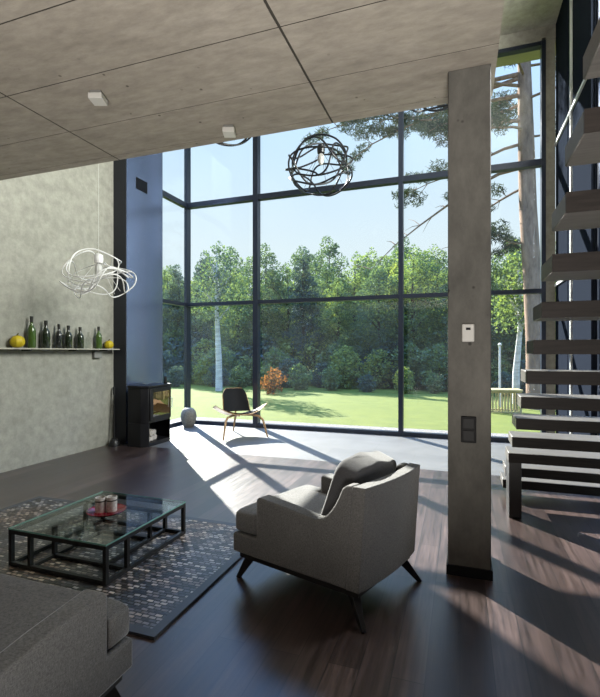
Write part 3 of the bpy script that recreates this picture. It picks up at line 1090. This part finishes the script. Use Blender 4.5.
# ================================================================== wire pendants
def pendant(label, loc, ax, az, m, seed, ztop, wr=0.012, socket=None):
    t = thing('pendant_lamp', label, 'pendant lamp', loc, 0, 'wire pendant lamps')
    rnd = random.Random(seed)
    n = 72
    top = Vector((0, 0, az * 0.62))
    for k in range(6):
        # wandering closed loop round a squashed ball
        tilt, spin = rnd.uniform(0.35, 1.25), rnd.uniform(0, 2 * PI)
        Mx = Matrix.Rotation(spin, 3, 'Z') @ Matrix.Rotation(tilt, 3, 'X')
        w2_, p2, w3_, p3 = rnd.uniform(.08, .28), rnd.uniform(0, 6), rnd.uniform(.05, .16), rnd.uniform(0, 6)
        sh = Vector((rnd.uniform(-.12, .12), rnd.uniform(-.12, .12), rnd.uniform(-.25, .15)))
        pts = []
        for i in range(n):
            a = 2 * PI * i / n
            rr = 0.92 * (1 + w2_ * math.cos(2 * a + p2) * 0.6)
            v = Mx @ Vector((rr * math.cos(a), rr * math.sin(a), w3_ * 2 * math.sin(3 * a + p3))) + sh
            if v.length > 1.0:
                v = v * ((1.0 + 0.25 * (v.length - 1.0)) / v.length)
            pts.append((v.x * ax, v.y * ax, v.z * az))
        MB().tube(pts, wr, 8, closed=True).build('wire_loop', m, t, smooth=True)
    # one pointed loop sticking out sideways
    pts = []
    for i in range(n):
        a = 2 * PI * i / n
        c = math.cos(a)
        x = ax * (0.95 * c if c < 0 else 1.12 * c ** 1.0)
        sx = -1 if m is M['black_wire'] else 1
        pts.append((sx * x, ax * 0.25 * math.sin(a) * (1 - 0.4 * c), az * (0.05 + 0.5 * math.sin(a) * (1 - max(0, c) ** 0.6))))
    MB().tube(pts, wr, 8, closed=True).build('wire_loop', m, t, smooth=True)
    MB().lathe([(0.0, -0.05), (0.05, -0.05), (0.055, 0.0), (0.05, 0.05), (0.02, 0.07), (0.0, 0.075)], 20, tuple(top)).build('socket', socket or m, t, smooth=True)
    b = top + Vector((0, 0, -0.13))
    MB().superell(b, (0.045, 0.045, 0.085), 1, 1, 18, 12).build('bulb', M['bulb'], t, smooth=True)
    st_ = MB()
    for k in range(5):
        a = k * 2 * PI / 5 + 0.3
        st_.tube([top, (ax * 0.62 * math.cos(a), ax * 0.62 * math.sin(a), -az * 0.62)], 0.0025, 5)
    st_.build('stay_wire', m, t)
    MB().tube([top + Vector((0, 0, 0.07)), (0, 0, ztop - loc[2])], 0.0015 if m is M['white_wire'] else 0.003, 6).build('cable', m, t, smooth=True)
    MB().lathe([(0, -0.03), (0.05, -0.03), (0.055, 0)], 18, (0, 0, ztop - loc[2])).build('ceiling_rose', m, t, smooth=True)
    return t


pendant('white tangled wire pendant lamp hanging before the plastered wall', (-4.22, 4.5, 2.40), 0.44, 0.32, M['white_wire'], 5, ZR, 0.0075)
pendant('black tangled wire pendant lamp hanging low in front of the sky', (-1.80, 6.0, 4.00), 0.46, 0.37, M['black_wire'], 11, ZR, 0.0125)
pendant('black wire pendant lamp barely showing below the ceiling edge on the left', (-3.28, 6.0, 4.93), 0.46, 0.37, M['black_wire'], 4, ZR, 0.014)
pendant('black wire pendant lamp half hidden behind the top of the pillar', (-0.25, 6.0, 4.86), 0.46, 0.37, M['black_wire'], 9, ZR, 0.014)

# ================================================================== trees and garden


def leaves(blobs, n, size, rng, flat=0.5, narrow=1.0):
    """numpy leaf quads scattered in ellipsoid blobs"""
    bl = np.array([b[0] for b in blobs], float)
    rd = np.array([b[1] for b in blobs], float)
    vol = rd[:, 0] * rd[:, 1] * rd[:, 2]
    pick = rng.choice(len(blobs), n, p=vol ** 0.6 / (vol ** 0.6).sum())
    d = rng.normal(size=(n, 3))
    d /= np.linalg.norm(d, axis=1)[:, None]
    rad = rng.uniform(0.25, 1, (n, 1)) ** 0.45
    c = bl[pick] + d * rad * rd[pick]
    a = rng.normal(size=(n, 3))
    a /= np.linalg.norm(a, axis=1)[:, None]
    b = rng.normal(size=(n, 3))
    b = np.cross(a, b)
    b /= np.linalg.norm(b, axis=1)[:, None]
    s = (size * rng.uniform(0.6, 1.3, (n, 1)))
    a, b = a * s, b * s * 0.55 * narrow
    V = np.stack([c - a, c - b, c + a, c + b], 1).reshape(-1, 3)
    return V


def leaf_obj(name, V, m, parent):
    k = len(V) // 4
    me = bpy.data.meshes.new(name)
    me.vertices.add(len(V))
    me.vertices.foreach_set('co', V.astype(np.float32).ravel())
    me.loops.add(4 * k)
    me.loops.foreach_set('vertex_index', np.arange(4 * k, dtype=np.int32))
    me.polygons.add(k)
    me.polygons.foreach_set('loop_start', np.arange(0, 4 * k, 4, dtype=np.int32))
    me.update(calc_edges=True)
    me.materials.append(m)
    o = bpy.data.objects.new(name, me)
    COL.objects.link(o)
    o.parent = parent
    return o


def make_tree(name, label, cat, H, spread, m, seed, n=13000, low=0.12, cone=0.0, group=None, bark='bark', leaf=0.068, trunk_r=0.13):
    rng = np.random.default_rng(seed)
    t = thing(name, label, cat, (0, 0, 0), 0, group)
    blobs = []
    for k in range(52):
        f = low + (0.93 - low) * (k + rng.uniform(0, 1)) / 52
        prof = math.sin(PI * min(1, max(0.05, (f - low * 0.3) / (1.02 - low * 0.3))) ** 0.8) ** 0.6 * (1 - cone * f)
        a = rng.uniform(0, 2 * PI)
        r = spread * prof * rng.uniform(0.25, 0.85)
        q = spread * rng.uniform(0.15, 0.34) * (1 - 0.4 * f)
        blobs.append(((r * math.cos(a), r * math.sin(a), f * H), (q, q, q * 0.75)))
    blobs.append(((0, 0, H * 0.93), (spread * 0.2, spread * 0.2, H * 0.07)))
    for k in range(7):
        f = low + (0.86 - low) * (k + 0.5) / 7
        q = spread * 0.85 * math.sin(PI * (0.15 + 0.75 * f)) * (1 - cone * f)
        blobs.append(((rng.uniform(-.3, .3), rng.uniform(-.3, .3), f * H), (q, q, H * 0.09)))
    leaf_obj('crown', leaves(blobs, n, leaf, rng), m, t)
    tm = MB()
    px_, py_ = rng.uniform(-.2, .2), rng.uniform(-.2, .2)
    tm.tube([(0, 0, -0.3), (0.0, 0, H * 0.2), (px_, py_, H * 0.55), (px_ * 0.5, py_, H * 0.9)], [trunk_r * 1.2, trunk_r, trunk_r * .6, trunk_r * .15], 9)
    for b in blobs[8:46:4]:
        z0 = b[0][2] * 0.8
        tm.tube([(px_ * z0 / H, py_ * z0 / H, z0), (b[0][0] * .6, b[0][1] * .6, b[0][2] * .95), b[0]], [trunk_r * .35, trunk_r * .2, 0.01], 6)
    tm.build('trunk', M[bark], t, smooth=True, fix=False)
    return t


GRP = 'woodland trees beyond the lawn'
protos = [
    make_tree('leafy_tree', 'mid green leafy tree in the woodland beyond the lawn', 'tree', 7.6, 1.9, M['leaf_a'], 1, group=GRP),
    make_tree('leafy_tree', 'deep green leafy tree in the woodland beyond the lawn', 'tree', 8.0, 2.0, M['leaf_b'], 2, group=GRP),
    make_tree('leafy_tree', 'light yellow green leafy tree in the woodland beyond the lawn', 'tree', 7.0, 1.7, M['leaf_c'], 3, n=10000, group=GRP),
    make_tree('conifer_tree', 'dark tapering conifer in the woodland beyond the lawn', 'tree', 8.4, 1.8, M['leaf_d'], 4, cone=0.55, group=GRP),
]
shp = [
    make_tree('shrub', 'mid green shrub in the undergrowth below the woodland', 'shrub', 2.6, 1.35, M['leaf_a'], 11, n=2600, low=0.03, group='shrubs below the woodland', leaf=0.10, trunk_r=0.04),
    make_tree('shrub', 'dark shrub in the undergrowth below the woodland', 'shrub', 2.2, 1.4, M['leaf_d'], 12, n=2600, low=0.03, group='shrubs below the woodland', leaf=0.10, trunk_r=0.04),
    make_tree('shrub', 'bright yellow green shrub in the undergrowth below the woodland', 'shrub', 2.4, 1.2, M['leaf_c'], 13, n=2200, low=0.03, group='shrubs below the woodland', leaf=0.09, trunk_r=0.04),
]
rnd = random.Random(21)
used = set()


def place(pr, key, x, y, sc):
    rz = rnd.uniform(0, 6.28)
    z = lawn_z(y)
    if key not in used:
        used.add(key)
        pr.location = (x, y, z)
        pr.rotation_euler = (0, 0, rz)
        pr.scale = (sc, sc, sc)
        return pr
    return dup(pr, (x, y, z), rz, (sc, sc, sc))


for row, (y0, step, sc) in enumerate(((24.6, 2.2, 0.92), (28.0, 2.2, 1.06), (33.0, 2.6, 1.22), (40.0, 3.2, 1.42))):
    x = -0.85 * y0 - 3
    while x < 0.42 * y0:
        i = rnd.choices(range(4), weights=(4, 4, 2.2 if row < 2 else 0.6, 1.6))[0]
        place(protos[i], ('t', i), x + rnd.uniform(-.5, .5), y0 + rnd.uniform(-.9, .9), sc * rnd.uniform(0.82, 1.10))
        x += step * rnd.uniform(0.8, 1.2)
for y0, xa, xb, st_, sc in ((20.6, -18, 6, 1.5, 0.42), (22.6, -20, 8, 1.4, 0.80), (24.4, -22, 9, 1.6, 1.2)):
    x = xa
    while x < xb:
        i = rnd.choices(range(3), weights=(3, 3, 1.6))[0]
        place(shp[i], ('s', i), x, y0 + rnd.uniform(-.7, .7), sc * rnd.uniform(0.75, 1.25))
        x += st_ * rnd.uniform(0.75, 1.25)

# two trees with pale trunks
bi = make_tree('pale_trunk_tree', 'tree with a straight white trunk seen through the left pane', 'tree', 6.9, 1.4, M['leaf_b'], 31, n=3000, low=0.5, bark='birch', trunk_r=0.14)
bi.location = (-10.26, 18.2, lawn_z(18.2))
bi = make_tree('pale_trunk_tree', 'slender white trunked tree standing in for a pale glass reflection between the pillar and the stairs', 'tree', 5.2, 0.8, M['leaf_a'], 32, n=1500, low=0.5, bark='birch', trunk_r=0.11)  # pale reflection in the glass, built as a slender tree
bi.location = (1.75, 16.6, lawn_z(16.6))
rs = make_tree('russet_reflection', 'small russet shrub on the lawn edge standing in for a reddish glass reflection right of the shell chair', 'shrub', 1.1, 0.6, M['leaf_r'], 33, n=700, low=0.05, leaf=0.06, trunk_r=0.03)  # reddish reflection in the glass, built as a small shrub
rs.location = (-7.3, 17.4, lawn_z(17.4))

# the big pine close to the house
pn = thing('pine_tree', 'tall pine with reddish trunk and bare branches right of the pillar', 'tree', (1.95, 15.0, lawn_z(15.0)))
tk = [(0.20, 0, -0.3), (0.16, 0, 2), (0.06, 0, 4), (-0.05, 0, 6), (-0.10, 0, 8), (-0.14, 0.05, 10.2), (-0.1, 0.1, 13)]
MB().tube(tk, [0.30, 0.27, 0.25, 0.24, 0.22, 0.18, 0.07], 14).build('trunk', M['pinebark'], pn, smooth=True)
rng = np.random.default_rng(77)
prn = random.Random(77)


def trunk_at(z):
    for a, b in zip(tk, tk[1:]):
        if a[2] <= z <= b[2]:
            f = (z - a[2]) / (b[2] - a[2])
            return Vector(a).lerp(Vector(b), f)
    return Vector(tk[-1])


tips = []
branch_specs = [  # height, azimuth (deg, 180 = left), length, droop, needles
    (7.2, 184, 4.6, -2.9, 0.25), (7.9, 165, 3.6, -0.9, 0.8), (8.55, 194, 4.6, 0.5, 1.0), (9.35, 176, 5.0, 0.1, 1.0), (9.6, 204, 4.2, 0.9, 1.0),
    (6.6, 148, 2.4, -1.2, 0.4), (8.3, 222, 3.0, -0.5, 1.0), (9.1, 138, 3.5, 0.8, 1.0), (10.5, 186, 5.2, 0.2, 1.0), (11.1, 168, 4.4, 0.6, 1.0),
    (8.1, 28, 2.0, 0.7, 1.0), (9.2, -35, 2.6, -0.3, 1.0), (10.2, 15, 2.6, 0.7, 1.0), (9.7, 105, 2.6, 0.4, 1.0), (9.9, 255, 2.6, 0.3, 1.0),
    (11.6, 210, 3.6, 0.7, 1.0), (11.8, 30, 3.0, 0.6, 1.0), (12.4, 150, 2.6, 0.6, 1.0), (12.6, 300, 2.4, 0.6, 1.0), (4.9, 178, 1.2, 0.35, 0.7), (10.8, 196, 6.4, -0.4, 1.0), (10.0, 181, 6.2, -0.8, 1.0),
    (9.9, 172, 5.6, -1.6, 1.0), (10.6, 200, 5.4, -1.3, 1.0)
]
for h_, az_, L_, dr_, nd in branch_specs:
    p0 = trunk_at(h_)
    a = R(az_)
    d = Vector((math.cos(a), math.sin(a), 0))
    side = Vector((-d.y, d.x, 0))
    pts = []
    for k in range(7):
        f = k / 6
        pts.append(p0 + d * L_ * f + side * 0.18 * math.sin(f * 5 + h_) * f + Vector((0, 0, dr_ * f ** 1.6 + 0.12 * math.sin(f * 7 + az_) * f)))
    br = MB()
    r0 = 0.022 + 0.008 * L_
    br.tube(pts, [r0 * (1 - 0.85 * k / 6) for k in range(7)], 7)
    for k in range(2, 7):
        for q in range(3):
            sd = prn.choice((-1, 1))
            v = (d * prn.uniform(0.2, 0.9) + side * sd * prn.uniform(0.3, 1.0) + Vector((0, 0, prn.uniform(-0.35, 0.5)))).normalized() * prn.uniform(0.35, 0.95)
            e0 = pts[k] if q else pts[k - 1].lerp(pts[k], 0.5)
            e1 = e0 + v
            br.tube([e0, e0.lerp(e1, 0.5) + Vector((0, 0, 0.05)), e1], [0.014, 0.009, 0.004], 5)
            if prn.random() < nd:
                tips.append(e1)
                tips.append(e0.lerp(e1, 0.65))
    br.build('branch', M['pinebark'], pn, smooth=True, fix=False)
    if nd > 0.3:
        tips.append(pts[-1])
bl = [((t.x, t.y, t.z), (0.26, 0.26, 0.15)) for t in tips]
leaf_obj('needles', leaves(bl, len(bl) * 80, 0.10, rng, narrow=0.22), M['needle'], pn)

# slatted timber crate and a pale post on the lawn
cr_ = thing('slatted_crate', 'yellowish slatted timber crate standing on the lawn right of the pillar', 'crate', (1.12, 13.6, lawn_z(13.6)), R(5))
for sx in (-1, 1):
    for sy in (-1, 1):
        MB().box(sx * 0.38 - 0.03, sx * 0.38 + 0.03, sy * 0.25 - 0.03, sy * 0.25 + 0.03, -0.02, 0.62).build('post', M['crate'], cr_)
for k in range(9):
    for sy in (-1, 1):
        x = -0.31 + k * 0.0775
        MB().box(x - 0.018, x + 0.018, sy * 0.25 - 0.012, sy * 0.25 + 0.012, 0.05, 0.55).build('slat', M['crate'], cr_)
rl = MB()
for sy in (-1, 1):
    rl.box(-0.41, 0.41, sy * 0.25 - 0.02, sy * 0.25 + 0.02, 0.55, 0.60)
    rl.box(-0.41, 0.41, sy * 0.25 - 0.02, sy * 0.25 + 0.02, 0.02, 0.06)
for sx in (-1, 1):
    rl.box(sx * 0.38 - 0.02, sx * 0.38 + 0.02, -0.25, 0.25, 0.55, 0.60)
rl.build('rail', M['crate'], cr_)
MB().box(-0.43, 0.43, -0.30, 0.30, 0.60, 0.64).build('top', M['crate'], cr_)
po = MB().tube([(0, 0, -0.1), (0, 0, 1.9)], [0.035, 0.03], 10)
po.lathe([(0, 1.88), (0.05, 1.88), (0.06, 1.92), (0.0, 1.97)], 12)
po = po.build('garden_post', M['post'], smooth=True)
po.location = (1.15, 15.2, lawn_z(15.2))
tag(po, 'thin pale garden post behind the slatted crate', 'post')
